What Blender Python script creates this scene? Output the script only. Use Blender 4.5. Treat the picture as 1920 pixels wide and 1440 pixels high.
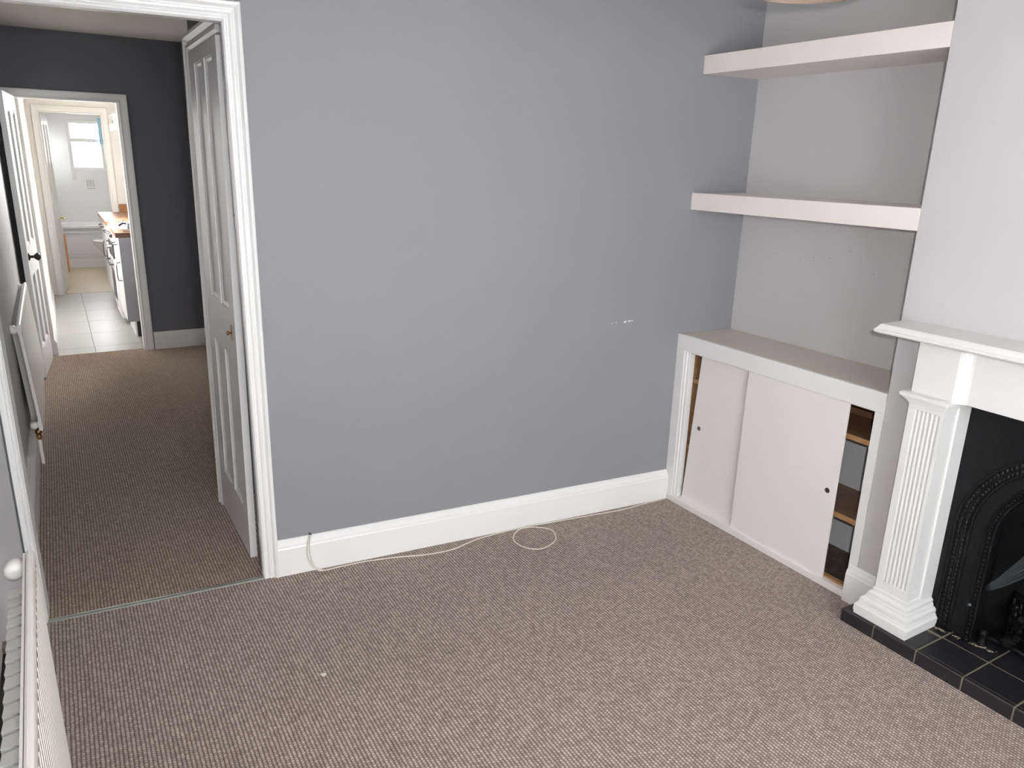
import bpy, bmesh, math, random
from mathutils import Vector, Matrix

random.seed(7)
for o in list(bpy.data.objects):
    bpy.data.objects.remove(o)
SC = bpy.context.scene
COL = SC.collection

# ------------------------------------------------------------------ camera
CAM = Vector((-0.5323, -2.7259, 1.5977))
F_PX, PITCH, YAW, ROLL = 1405.98, -16.53, 31.213, 1.599
p_, y_, r_ = (math.radians(a) for a in (PITCH, YAW, ROLL))
fwd = Vector((math.sin(y_) * math.cos(p_), math.cos(y_) * math.cos(p_), math.sin(p_)))
rt = Vector((math.cos(y_), -math.sin(y_), 0))
up = rt.cross(fwd)
right = rt * math.cos(r_) + up * math.sin(r_)
upv = -rt * math.sin(r_) + up * math.cos(r_)
cam_d = bpy.data.cameras.new('camera')
cam = bpy.data.objects.new('camera', cam_d)
COL.objects.link(cam)
cam.matrix_world = Matrix(((right.x, upv.x, -fwd.x, CAM.x), (right.y, upv.y, -fwd.y, CAM.y),
                           (right.z, upv.z, -fwd.z, CAM.z), (0, 0, 0, 1)))
cam_d.sensor_width = 36
cam_d.lens = 36 * F_PX / 1920
cam_d.clip_start = 0.02
cam_d.clip_end = 100
SC.camera = cam

# ------------------------------------------------------------------ world, exposure, lights
SC.view_settings.view_transform = 'Standard'
SC.view_settings.look = 'None'
SC.view_settings.gamma = 1
SC.view_settings.use_curve_mapping = False
SC.view_settings.exposure = 0.07
wd = bpy.data.worlds.new('overcast_sky')
SC.world = wd
wd.use_nodes = True
bg = wd.node_tree.nodes['Background']
bg.inputs[0].default_value = (0.93, 0.97, 1.0, 1)
bg.inputs[1].default_value = 2.2


def area(name, loc, target, sx, sy, power, color=(1, 1, 1), spread=180):
    l = bpy.data.lights.new(name, 'AREA')
    l.shape = 'RECTANGLE'
    l.size = sx
    l.size_y = sy
    l.energy = power
    l.color = color
    l.spread = math.radians(spread)
    o = bpy.data.objects.new(name, l)
    COL.objects.link(o)
    o.location = loc
    o.rotation_euler = (Vector(target) - Vector(loc)).to_track_quat('-Z', 'Y').to_euler()
    return o


# daylight through the front window, behind the photographer
area('front_window_daylight', (0.29, -4.30, 1.30), (0.8, 0, 0.35), 2.0, 1.35, 122, (0.94, 0.97, 1.0))
# the camera's own flash, a few centimetres above and right of the lens
fl = bpy.data.lights.new('camera_flash', 'SPOT')
fl.energy = 104
fl.spot_size = math.radians(132)
fl.spot_blend = 1.0
fl.shadow_soft_size = 0.012
fl.color = (1.0, 0.975, 0.95)
flo = bpy.data.objects.new('camera_flash', fl)
COL.objects.link(flo)
flo.rotation_euler = (fwd + right * .28 - upv * .03).to_track_quat('-Z', 'Y').to_euler()
flo.location = CAM + right * 0.085 + upv * 0.06 + fwd * 0.01
# daylight in the rooms beyond
area('middle_room_daylight', (0.62, 2.6, 1.45), (-0.7, 2.2, 0.8), 1.0, 0.9, 3.0, (1.0, 0.97, 0.92))
area('kitchen_window_daylight', (0.66, 5.6, 1.65), (-0.7, 4.6, 0.8), 1.0, 0.9, 150, (1.0, 0.99, 0.96), 135)
area('bathroom_window_daylight', (0.0, 10.40, 1.70), (-0.1, 8.6, 0.5), 0.45, 0.7, 60, (0.97, 0.99, 1.0))


area('bathroom_fill_light', (0.0, 8.7, 2.38), (0.0, 8.8, 0), 0.3, 0.3, 11, (1.0, 0.99, 0.96))  # unseen fill, added to brighten the bathroom walls

# ------------------------------------------------------------------ materials
def nmat(name):
    m = bpy.data.materials.new(name)
    m.use_nodes = True
    nt = m.node_tree
    return m, nt, nt.nodes['Principled BSDF']


def paint(name, col, rough=0.5, var=0.03, bump=0.02, scale=35, spec=0.5, metal=0.0, coat=0.0):
    """painted / plain surface: slight tone variation and fine relief"""
    m, nt, b = nmat(name)
    N, L = nt.nodes, nt.links
    tc = N.new('ShaderNodeTexCoord')
    n1 = N.new('ShaderNodeTexNoise')
    n1.inputs['Scale'].default_value = 3.0
    n1.inputs['Detail'].default_value = 4
    L.new(tc.outputs['Object'], n1.inputs['Vector'])
    mx = N.new('ShaderNodeMixRGB')
    mx.inputs[1].default_value = tuple(max(0, c * (1 - var)) for c in col) + (1,)
    mx.inputs[2].default_value = tuple(min(1, c * (1 + var)) for c in col) + (1,)
    L.new(n1.outputs['Fac'], mx.inputs[0])
    L.new(mx.outputs[0], b.inputs['Base Color'])
    b.inputs['Roughness'].default_value = rough
    b.inputs['Specular IOR Level'].default_value = spec
    b.inputs['Metallic'].default_value = metal
    b.inputs['Coat Weight'].default_value = coat
    if bump:
        n2 = N.new('ShaderNodeTexNoise')
        n2.inputs['Scale'].default_value = scale
        n2.inputs['Detail'].default_value = 3
        L.new(tc.outputs['Object'], n2.inputs['Vector'])
        bp = N.new('ShaderNodeBump')
        bp.inputs['Strength'].default_value = 0.25
        bp.inputs['Distance'].default_value = bump * 0.02
        L.new(n2.outputs['Fac'], bp.inputs['Height'])
        L.new(bp.outputs[0], b.inputs['Normal'])
    return m


def wood(name, c1, c2, rough=0.5, scale=(1.5, 1.5, 1.5), rotz=0):
    m, nt, b = nmat(name)
    N, L = nt.nodes, nt.links
    tc = N.new('ShaderNodeTexCoord')
    mp = N.new('ShaderNodeMapping')
    mp.inputs['Scale'].default_value = scale
    L.new(tc.outputs['Object'], mp.inputs['Vector'])
    w = N.new('ShaderNodeTexNoise')
    w.inputs['Scale'].default_value = 8
    w.inputs['Detail'].default_value = 6
    w.inputs['Distortion'].default_value = 0.6
    L.new(mp.outputs[0], w.inputs['Vector'])
    cr = N.new('ShaderNodeValToRGB')
    cr.color_ramp.elements[0].position = 0.35
    cr.color_ramp.elements[0].color = c1 + (1,)
    cr.color_ramp.elements[1].position = 0.65
    cr.color_ramp.elements[1].color = c2 + (1,)
    L.new(w.outputs['Fac'], cr.inputs[0])
    L.new(cr.outputs[0], b.inputs['Base Color'])
    b.inputs['Roughness'].default_value = rough
    return m


def carpet(name, tint):
    """looped wool carpet: ribs of nubs running away from the camera"""
    m, nt, b = nmat(name)
    N, L = nt.nodes, nt.links

    def math_(op, a, c=None, d=None):
        n = N.new('ShaderNodeMath')
        n.operation = op
        for i, v in enumerate((a, c, d)):
            if v is None:
                continue
            if isinstance(v, (int, float)):
                n.inputs[i].default_value = v
            else:
                L.new(v, n.inputs[i])
        return n.outputs[0]
    g = N.new('ShaderNodeNewGeometry')
    sp = N.new('ShaderNodeSeparateXYZ')
    L.new(g.outputs['Position'], sp.inputs[0])
    PX, PY = 0.0112, 0.0092
    jn = N.new('ShaderNodeTexNoise')
    jn.inputs['Scale'].default_value = 55
    jn.inputs['Detail'].default_value = 2
    L.new(g.outputs['Position'], jn.inputs['Vector'])
    js = N.new('ShaderNodeSeparateColor')
    L.new(jn.outputs['Color'], js.inputs[0])
    u = math_('ADD', math_('DIVIDE', sp.outputs[0], PX), math_('MULTIPLY', js.outputs[0], 0.4))
    fu = math_('FLOOR', u)
    par = math_('MULTIPLY', math_('MODULO', fu, 2.0), 0.5)
    v = math_('ADD', math_('ADD', math_('DIVIDE', sp.outputs[1], PY), par), math_('MULTIPLY', js.outputs[1], 0.8))
    fv = math_('FLOOR', v)
    cu = math_('SUBTRACT', u, fu)
    cv = math_('SUBTRACT', v, fv)
    hu = math_('SINE', math_('MULTIPLY', cu, math.pi))
    hv = math_('SINE', math_('MULTIPLY', cv, math.pi))
    h = math_('POWER', math_('MULTIPLY', math_('POWER', hu, 1.0), math_('ADD', math_('MULTIPLY', hv, 0.62), 0.38)), 0.9)
    cmb = N.new('ShaderNodeCombineXYZ')
    L.new(fu, cmb.inputs[0])
    L.new(fv, cmb.inputs[1])
    wn = N.new('ShaderNodeTexWhiteNoise')
    wn.noise_dimensions = '2D'
    L.new(cmb.outputs[0], wn.inputs['Vector'])
    cr = N.new('ShaderNodeValToRGB')
    e = cr.color_ramp.elements
    e[0].position = 0.0
    e[0].color = tuple(a * t for a, t in zip((0.375, 0.288, 0.243), tint)) + (1,)
    e[1].position = 1.0
    e[1].color = tuple(a * t for a, t in zip((0.575, 0.462, 0.398), tint)) + (1,)
    x = e.new(0.55)
    x.color = tuple(a * t for a, t in zip((0.478, 0.377, 0.324), tint)) + (1,)
    L.new(wn.outputs['Value'], cr.inputs[0])
    # broad wear
    nz = N.new('ShaderNodeTexNoise')
    nz.inputs['Scale'].default_value = 2.2
    nz.inputs['Detail'].default_value = 5
    L.new(g.outputs['Position'], nz.inputs['Vector'])
    f = math_('ADD', math_('MULTIPLY', nz.outputs['Fac'], 0.12), 0.94)
    f = math_('MULTIPLY', f, math_('ADD', math_('MULTIPLY', h, 0.92), 0.20))
    mx = N.new('ShaderNodeMixRGB')
    mx.blend_type = 'MULTIPLY'
    mx.inputs[0].default_value = 1
    L.new(cr.outputs[0], mx.inputs[1])
    cc = N.new('ShaderNodeCombineXYZ')
    for i in range(3):
        L.new(f, cc.inputs[i])
    L.new(cc.outputs[0], mx.inputs[2])
    L.new(mx.outputs[0], b.inputs['Base Color'])
    b.inputs['Roughness'].default_value = 0.95
    b.inputs['Specular IOR Level'].default_value = 0.1
    b.inputs['Sheen Weight'].default_value = 0.15
    bp = N.new('ShaderNodeBump')
    bp.inputs['Strength'].default_value = 0.6
    bp.inputs['Distance'].default_value = 0.003
    L.new(h, bp.inputs['Height'])
    L.new(bp.outputs[0], b.inputs['Normal'])
    return m


GREY = paint('wall_grey_paint', (0.262, 0.261, 0.280), 0.55, 0.02, 0.05, 90, 0.35)
PALE = paint('wall_pale_grey_paint', (0.56, 0.546, 0.552), 0.6, 0.02, 0.05, 90, 0.3)
SLATE = paint('wall_slate_paint', (0.145, 0.147, 0.170), 0.55, 0.03, 0.05, 90, 0.35)
LEFTP = paint('wall_front_left_lilac_grey', (0.74, 0.75, 0.79), 0.6, 0.02, 0.05, 90, 0.3)  # lighter than the passage stretch of the left wall
CEIL = paint('ceiling_paint', (0.74, 0.71, 0.66), 0.8, 0.02, 0.05, 40, 0.2)
WHITE = paint('white_gloss_paint', (0.81, 0.805, 0.795), 0.32, 0.015, 0.04, 60, 0.5)
WHITE3 = paint('white_fireplace_paint', (0.745, 0.74, 0.725), 0.34, 0.015, 0.04, 60, 0.5)
WHITE2 = paint('white_warm_lit_paint', (0.84, 0.79, 0.75), 0.42, 0.02, 0.05, 45, 0.5)  # warm light on the alcove whites is mixed into this colour
CREAM = paint('cream_radiator_enamel', (0.90, 0.87, 0.80), 0.3, 0.02, 0.02, 60)
FIN = paint('grey_radiator_fin_steel', (0.58, 0.57, 0.53), 0.5, 0.05, 0.02, 60)
TOPW = paint('worn_warm_lit_cabinet_top', (0.66, 0.60, 0.53), 0.35, 0.05, 0.04, 30)  # worn beige, with the warm light also mixed into the tint
DOORP = paint('white_hardboard_paint', (0.80, 0.765, 0.74), 0.45, 0.02, 0.05, 45)
BLACK = paint('black_cast_iron', (0.0065, 0.0065, 0.008), 0.48, 0.2, 0.25, 160, 0.22)
IRON = paint('dull_black_iron', (0.004, 0.004, 0.004), 0.7, 0.2, 0.3, 120, 0.12)
STEEL = paint('blue_grey_blackened_steel', (0.05, 0.065, 0.075), 0.35, 0.3, 0.1, 90, 0.5, 0.4)
TILEB = paint('black_quarry_tile', (0.017, 0.016, 0.020), 0.38, 0.15, 0.1, 60, 0.5)
GROUT = paint('grey_brown_grout', (0.24, 0.215, 0.165), 0.9, 0.15, 0.2, 120, 0.1)
BRASS = paint('aged_brass', (0.36, 0.20, 0.10), 0.35, 0.1, 0.02, 60, 0.5, 0.9)
BRASS2 = paint('bright_brass', (0.80, 0.60, 0.14), 0.25, 0.05, 0.0, 60, 0.5, 0.7)
BRONZE = paint('dark_bronze', (0.055, 0.045, 0.03), 0.35, 0.1, 0.0, 60, 0.5, 0.5)
ALU = paint('dull_aluminium_strip', (0.42, 0.45, 0.42), 0.35, 0.1, 0.05, 90, 0.5, 0.7)
CABLE = paint('off_white_cable_sheath', (0.70, 0.64, 0.57), 0.45, 0.02, 0.0)
DARKHOLE = paint('dark_brown_finger_hole', (0.045, 0.025, 0.018), 0.5, 0.1, 0.0)
GREYHOLE = paint('grey_finger_hole', (0.12, 0.115, 0.11), 0.5, 0.1, 0.0)
PLASTER = paint('bare_plaster_chip', (0.72, 0.69, 0.63), 0.9, 0.1, 0.3, 200, 0.1)
SHADE = paint('tan_lampshade_fabric', (0.27, 0.205, 0.165), 0.8, 0.05, 0.2, 200, 0.1)
INCAB = paint('cupboard_back_lightened_grey', (0.68, 0.70, 0.72), 0.7, 0.05, 0.1, 60, 0.2)  # same pale wall, colour lightened in place of light reaching inside
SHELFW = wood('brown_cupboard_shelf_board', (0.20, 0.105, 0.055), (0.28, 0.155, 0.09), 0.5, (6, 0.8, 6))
EDGEW = wood('raw_orange_shelf_edge', (0.36, 0.19, 0.085), (0.48, 0.27, 0.13), 0.6, (6, 0.8, 6))
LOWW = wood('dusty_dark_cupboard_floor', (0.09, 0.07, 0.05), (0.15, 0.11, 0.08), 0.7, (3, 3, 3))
OAKW = wood('oiled_brown_worktop', (0.28, 0.125, 0.055), (0.40, 0.20, 0.09), 0.3, (6, 0.8, 6))
WORKEND = wood('dark_worktop_end', (0.11, 0.045, 0.03), (0.16, 0.07, 0.05), 0.4, (2, 2, 2))
BATTEN = wood('pale_wood_batten', (0.40, 0.31, 0.20), (0.50, 0.40, 0.28), 0.6, (2, 6, 6))
ORANGEW = wood('orange_pine_board', (0.62, 0.26, 0.12), (0.72, 0.34, 0.17), 0.5, (6, 6, 1))
CARPET = carpet('brown_loop_carpet', (1, 1, 1))
CARPET2 = carpet('brown_loop_carpet_hall', (0.92, 0.86, 0.78))
KTILE = paint('grey_floor_tile', (0.40, 0.40, 0.385), 0.33, 0.06, 0.05, 20, 0.5)
KGROUT = paint('dark_floor_grout', (0.16, 0.155, 0.15), 0.9, 0.1, 0.1)
VINYL = paint('beige_vinyl_floor', (0.52, 0.42, 0.29), 0.35, 0.06, 0.05, 20, 0.5)
WTILE = paint('white_glazed_tile', (0.80, 0.80, 0.78), 0.12, 0.01, 0.0, 20, 0.6)
KWALL = paint('kitchen_white_wall', (0.84, 0.82, 0.78), 0.6, 0.02, 0.05, 60, 0.3)
KUNIT = paint('kitchen_unit_white', (0.76, 0.76, 0.78), 0.35, 0.02, 0.0)
ENDP = paint('grey_end_panel_tone', (0.33, 0.33, 0.36), 0.5, 0.03, 0.0)  # darker grey than the white unit fronts
CERAM = paint('white_ceramic', (0.88, 0.88, 0.87), 0.1, 0.01, 0.0, 20, 0.6)
CHROME = paint('brushed_metal', (0.55, 0.55, 0.55), 0.25, 0.05, 0.0, 60, 0.5, 0.9)
DARKP = paint('dark_grey_plastic', (0.03, 0.03, 0.035), 0.35, 0.1, 0.0)
PURPLE = paint('dark_purple_enamel', (0.030, 0.020, 0.050), 0.3, 0.1, 0.0)
BLUEC = paint('pale_blue_curtain', (0.42, 0.66, 0.80), 0.8, 0.1, 0.2, 120, 0.2)
PLINTH_SHADE = paint('dark_plinth_shade', (0.01, 0.01, 0.01), 0.9, 0.1, 0.0)
PICT = paint('grey_printed_motif', (0.33, 0.31, 0.27), 0.4, 0.1, 0.0)

gm, gnt, gb = nmat('window_glass')
gb.inputs['Transmission Weight'].default_value = 1.0
gb.inputs['Roughness'].default_value = 0.0
gb.inputs['IOR'].default_value = 1.03
GLASS = gm
fm, fnt, fb = nmat('frosted_window_glass')
fb.inputs['Transmission Weight'].default_value = 1.0
fb.inputs['Roughness'].default_value = 0.35
fb.inputs['IOR'].default_value = 1.1
FROST = fm

# ------------------------------------------------------------------ mesh helpers
WL = {}
BE = math.radians(-4.881)       # the dividing wall is a few degrees out of square
TB = math.tan(BE)
CB, SB = math.cos(BE), math.sin(BE)


def bw(s, n, z):
    """dividing-wall frame: s along the wall, n into the far room, z up"""
    return (s * CB - n * SB, s * SB + n * CB, z)


class MB:
    def __init__(self):
        self.v, self.f = [], []

    def add(self, vs, fs):
        k = len(self.v)
        self.v += [tuple(a) for a in vs]
        self.f += [tuple(i + k for i in f) for f in fs]
        return self

    def box(self, x0, x1, y0, y1, z0, z1):
        vs = [(x, y, z) for z in (z0, z1) for y in (y0, y1) for x in (x0, x1)]
        return self.add(vs, [(0, 2, 3, 1), (4, 5, 7, 6), (0, 1, 5, 4), (2, 6, 7, 3), (0, 4, 6, 2), (1, 3, 7, 5)])

    def prism(self, pts, z0, z1, axis='z'):
        n = len(pts)
        mk = {'z': lambda a, b, c: (a, b, c), 'y': lambda a, b, c: (a, c, b), 'x': lambda a, b, c: (c, a, b)}[axis]
        vs = [mk(a, b, z0) for a, b in pts] + [mk(a, b, z1) for a, b in pts]
        fs = [tuple(range(n - 1, -1, -1)), tuple(range(n, 2 * n))]
        fs += [(i, (i + 1) % n, n + (i + 1) % n, n + i) for i in range(n)]
        return self.add(vs, fs)

    def rings(self, rings, closed=True, cap=True):
        n = len(rings[0])
        vs = [p for r in rings for p in r]
        fs = []
        for k in range(len(rings) - 1):
            for i in range(n if closed else n - 1):
                j = (i + 1) % n
                fs.append((k * n + i, k * n + j, (k + 1) * n + j, (k + 1) * n + i))
        if cap and closed:
            fs.append(tuple(range(n - 1, -1, -1)))
            fs.append(tuple((len(rings) - 1) * n + i for i in range(n)))
        return self.add(vs, fs)

    def tube(self, pts, r, seg=8):
        pts = [Vector(p) for p in pts]
        rs = r if isinstance(r, (list, tuple)) else [r] * len(pts)
        out = []
        ref = Vector((0, 0, 1))
        for i, p in enumerate(pts):
            t = (pts[min(i + 1, len(pts) - 1)] - pts[max(i - 1, 0)]).normalized()
            a = t.cross(ref)
            if a.length < 0.05:
                a = t.cross(Vector((1, 0, 0)))
            a.normalize()
            b = a.cross(t)
            out.append([p + (a * math.cos(q) + b * math.sin(q)) * rs[i] for q in [2 * math.pi * k / seg for k in range(seg)]])
        return self.rings(out)

    def lathe(self, prof, c, axis='z', seg=20):
        """prof: (radius, height) list"""
        out = []
        for r, h in prof:
            ring = []
            for k in range(seg):
                q = 2 * math.pi * k / seg
                a, b = r * math.cos(q), r * math.sin(q)
                d = {'z': (a, b, h), 'x': (h, a, b), 'y': (b, h, a)}[axis]
                ring.append((c[0] + d[0], c[1] + d[1], c[2] + d[2]))
            out.append(ring)
        return self.rings(out)

    def sphere(self, c, r, sx=1, sy=1, sz=1, seg=10, rings=6, jit=0):
        prof = []
        out = []
        for i in range(rings + 1):
            t = math.pi * i / rings
            out.append([(c[0] + sx * r * max(math.sin(t), .02) * math.cos(2 * math.pi * k / seg) * (1 + random.uniform(-jit, jit)),
                         c[1] + sy * r * max(math.sin(t), .02) * math.sin(2 * math.pi * k / seg) * (1 + random.uniform(-jit, jit)),
                         c[2] + sz * r * math.cos(t)) for k in range(seg)])
        return self.rings(out)

    def build(self, name, mat, parent=None, xf=None, bevel=0, smooth=False, seg=2, sub=0):
        vs = [Vector(xf(*p)) if xf else Vector(p) for p in self.v]
        lo = Vector([min(v[i] for v in vs) for i in range(3)])
        hi = Vector([max(v[i] for v in vs) for i in range(3)])
        org = Vector(((lo.x + hi.x) / 2, (lo.y + hi.y) / 2, lo.z))
        me = bpy.data.meshes.new(name)
        me.from_pydata([v - org for v in vs], [], self.f)
        bm = bmesh.new()
        bm.from_mesh(me)
        bmesh.ops.recalc_face_normals(bm, faces=bm.faces)
        bm.to_mesh(me)
        bm.free()
        me.materials.append(mat)
        if smooth:
            for p in me.polygons:
                p.use_smooth = True
        o = bpy.data.objects.new(name, me)
        COL.objects.link(o)
        if parent is not None:
            o.parent = parent
            o.location = org - WL[parent.name]
        else:
            o.location = org
        WL[o.name] = org
        if bevel:
            b = o.modifiers.new('bevel', 'BEVEL')
            b.width = bevel
            b.segments = seg
            b.limit_method = 'ANGLE'
            b.angle_limit = math.radians(35)
        if sub:
            s = o.modifiers.new('sub', 'SUBSURF')
            s.levels = s.render_levels = sub
        return o


def thing(name, label, cat, loc, group=None):
    o = bpy.data.objects.new(name, None)
    o.empty_display_size = 0.05
    COL.objects.link(o)
    o.location = loc
    WL[o.name] = Vector(loc)
    o['label'] = label
    o['category'] = cat
    if group:
        o['group'] = group
    return o


def tag(o, label, cat, group=None):
    o['label'] = label
    o['category'] = cat
    if group:
        o['group'] = group
    return o


def struct(o):
    o['kind'] = 'structure'
    return o


def wall_holes(m, a0, a1, z0, z1, holes, put):
    """solid wall between a0..a1 with rectangular holes; put(a0,a1,z0,z1) adds a box"""
    cuts = sorted(set([a0, a1] + [h[0] for h in holes] + [h[1] for h in holes]))
    for s, e in zip(cuts[:-1], cuts[1:]):
        hs = sorted([h for h in holes if h[0] <= s + 1e-6 and h[1] >= e - 1e-6], key=lambda h: h[2])
        z = z0
        for h in hs:
            if h[2] > z:
                put(s, e, z, h[2])
            z = h[3]
        if z < z1:
            put(s, e, z, z1)


# skirting profile (thickness, height) as outline
def skirt_profile(h=0.15, t=0.022):
    return [(0, 0), (t, 0), (t, h * .76), (t * .86, h * .80), (t * .86, h * .84), (t * .72, h * .87),
            (t * .45, h * .92), (t * .38, h * .97), (t * .2, h), (0, h)]


def skirting(name, a, b, h=0.15, t=0.022, mat=None, parent=None, side=1, bev=0):
    """a, b: ground points of the wall line; profile grows to the left of a->b times side"""
    a, b = Vector(a), Vector(b)
    d = (b - a).normalized()
    n = Vector((-d.y, d.x)) * side
    m = MB()
    pr = skirt_profile(h, t)
    m.rings([[(p.x + n.x * u, p.y + n.y * u, z) for u, z in pr] for p in (a, b)])
    o = m.build(name, mat or WHITE, parent)
    return o


# architrave profile: (distance outward from opening, protrusion)
def arch_rings(m, legs, prof, H, wl, wr, mp):
    pass


def architrave(parent, mat, s0, s1, H, prof, mp, left_clip=None):
    """three mitred legs round the opening s0..s1 x 0..H; mp(s, d, z) -> point. prof = [(u, d)] closed outline"""
    def leg(f0, f1):
        m = MB()
        m.rings([[f0(u, d) for u, d in prof], [f1(u, d) for u, d in prof]])
        return m
    leg(lambda u, d: mp(s1 + u, d, 0), lambda u, d: mp(s1 + u, d, H + u)).build('architrave', mat, parent)
    leg(lambda u, d: mp(s0 - u, d, H + u), lambda u, d: mp(s1 + u, d, H + u)).build('architrave', mat, parent)
    if left_clip:
        m = MB()
        m.rings([[mp(s0 - min(u, left_clip), d, 0) for u, d in prof], [mp(s0 - min(u, left_clip), d, H + u) for u, d in prof]])
        m.build('architrave', mat, parent)
    else:
        leg(lambda u, d: mp(s0 - u, d, 0), lambda u, d: mp(s0 - u, d, H + u)).build('architrave', mat, parent)


PROF = [(0, 0), (0, .010), (.004, .014), (.010, .014), (.013, .010), (.017, .010), (.024, .016), (.030, .017), (.033, .013),
        (.037, .014), (.046, .024), (.054, .026), (.057, .022), (.057, 0)]


def panel_door(parent, W, H, T, panels, mp, mat, moulding=.014):
    """leaf with recessed panels. mp(u, d, z): u across 0..W, d depth 0 (face) .. T, z up. panels: (u0,u1,z0,z1)"""
    us = sorted(set([0, W] + [p[0] for p in panels] + [p[1] for p in panels]))
    rows = sorted(set((p[2], p[3]) for p in panels))
    m = MB()

    def bx(mm, u0, u1, d0, d1, z0, z1):
        vs = [mp(u, d, z) for z in (z0, z1) for d in (d0, d1) for u in (u0, u1)]
        mm.add(vs, [(0, 2, 3, 1), (4, 5, 7, 6), (0, 1, 5, 4), (2, 6, 7, 3), (0, 4, 6, 2), (1, 3, 7, 5)])
    wall_holes(m, 0, W, 0, H, panels, lambda a, b, c, d: bx(m, a, b, 0, T, c, d))
    leaf = m.build('door_leaf', mat, parent)
    for (u0, u1, z0, z1) in panels:
        q = MB()
        bx(q, u0, u1, T * .38, T * .62, z0, z1)
        q.build('door_panel', mat, leaf)
        k = moulding
        for face in (0, 1):
            e = MB()
            A = [(0, .02), (k * .4, .02), (k, T * .36), (0, T * .38)]
            for fr, d in ((A, None),):
                outer = []
                for (iu, dd) in fr:
                    dd2 = dd if face == 0 else T - dd
                    dd2 = max(.0015, min(T - .0015, dd2)) if dd == .02 else dd2
                    if dd == .02:
                        dd2 = .004 if face == 0 else T - .004
                    outer.append([mp(u0 + iu, dd2, z0 + iu), mp(u1 - iu, dd2, z0 + iu), mp(u1 - iu, dd2, z1 - iu), mp(u0 + iu, dd2, z1 - iu)])
                outer.append(outer[0])
                e.rings(outer, cap=False)
            e.build('panel_moulding', mat, leaf)
    return leaf


# ================================================================== STRUCTURE
H1 = 2.42
XL, XR, XC = -0.79, 2.246, 1.934
XLF = -.7635
YC = -1.235           # near edge of the alcove
WT = 0.095            # dividing wall thickness
# floor of the front room and the passage beyond (two carpets, meeting at the doorway)
m = MB()
m.prism([(XL - .1, -4.2), (2.4, -4.2), (2.4, 2.4 * TB + .01), (XL - .1, (XL - .1) * TB + .002)], -0.04, 0)
struct(m.build('floor', CARPET))
m = MB()
m.prism([(XL - .1, (XL - .1) * TB + .002), (2.4, 2.4 * TB + .01), (2.4, 4.2), (XL - .1, 4.2)], -0.04, 0)
struct(m.build('floor', CARPET2))
# dividing wall with the doorway
m = MB()


def putb(a, b, c, d):
    m.box(a, b, 0, WT, c, d)


wall_holes(m, XL - .02, 2.35, 0, H1, [(-.752, .02, 0, 2.018)], putb)
wall_back = struct(m.build('wall_back', GREY, None, bw))
# left wall
m = MB()
m.box(XL - .1, XLF, -4.2, .062, 0, H1)
wl = struct(m.build('wall_left', LEFTP))
m = MB()
m.box(XL - .1, XL, .0625, 4.15, 0, H1)
struct(m.build('wall_left', PALE))
# alcove back wall
m = MB()
m.box(XR, XR + .1, YC - .05, 2.3 * TB + .02, 0, H1)
wr = struct(m.build('wall_right', PALE))
# chimney breast with the fire opening
m = MB()
wall_holes(m, -4.2, YC, 0, H1, [(-2.40, -1.47, 0, .90)], lambda a, b, c, d: m.box(XC, XC + .42, a, b, c, d))
m.box(XC + .40, XC + .42, -2.40, -1.47, 0, .9)
wc = struct(m.build('wall_chimney_breast', PALE))
# front wall with its window (behind the photographer)
m = MB()
wall_holes(m, XL, 2.36, 0, H1, [(-.72, 1.3, .7, 2.1)], lambda a, b, c, d: m.box(a, b, -4.2, -4.1, c, d))
wf = struct(m.build('wall_front', PALE))
win = MB()
for a, b, c, d in ((-.72, 1.3, .7, .76), (-.72, 1.3, 2.04, 2.1), (-.72, -.66, .76, 2.04), (1.24, 1.3, .76, 2.04), (.26, .32, .76, 2.04), (-.66, 1.24, 1.37, 1.42)):
    win.box(a, b, -4.17, -4.12, c, d)
w1 = struct(win.build('window_1', WHITE))
for a, b in ((-.66, .26), (.32, 1.24)):
    for c, d in ((.76, 1.37), (1.42, 2.04)):
        g = MB()
        g.box(a, b, -4.147, -4.143, c, d)
        g.build('pane', GLASS, w1)
# ceilings
m = MB()
m.box(XL - .1, 2.4, -4.2, 4.2, H1, H1 + .05)
struct(m.build('ceiling', CEIL))

# passage / middle room: stair enclosure, right wall, far wall
LEAN = 0.0105


def ln(x, y, z):
    return (x + (z - 1.0) * LEAN, y, z)


# enclosure wall: plane x = 0.022 with a door in it
ex = 0.022
m = MB()
wall_holes(m, .085, .86, 0, H1, [(.125, .735, 0, 1.99)], lambda a, b, c, d: m.box(ex, ex + .06, a, b, c, d))
m.box(ex + .06, 1.0, .80, .86, 0, H1)
m.box(ex + .06, 1.0, .085, .12, 0, H1)
struct(m.build('wall_stairs', SLATE, None, ln))
m = MB()
wall_holes(m, .86, 4.14, 0, H1, [(2.1, 3.1, 1.0, 1.9)], lambda a, b, c, d: m.box(.478, .56, a, b, c, d))
wm = struct(m.build('wall_middle_right', SLATE))
win = MB()
for a, b, c, d in ((2.1, 3.1, 1.0, 1.05), (2.1, 3.1, 1.85, 1.9), (2.1, 2.15, 1.05, 1.85), (3.05, 3.1, 1.05, 1.85), (2.58, 2.62, 1.05, 1.85)):
    win.box(.50, .545, a, b, c, d)
w2 = struct(win.build('window_2', WHITE))
for a, b in ((2.15, 2.58), (2.62, 3.05)):
    g = MB()
    g.box(.520, .524, a, b, 1.05, 1.85)
    g.build('pane', GLASS, w2)
YF = 4.083
KW = .10
m = MB()
wall_holes(m, XL - .02, .70, 0, H1, [(-.70, .0, 0, 1.965)], lambda a, b, c, d: m.box(a, b, YF, YF + KW, c, d))
struct(m.build('wall_far', SLATE))
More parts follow.
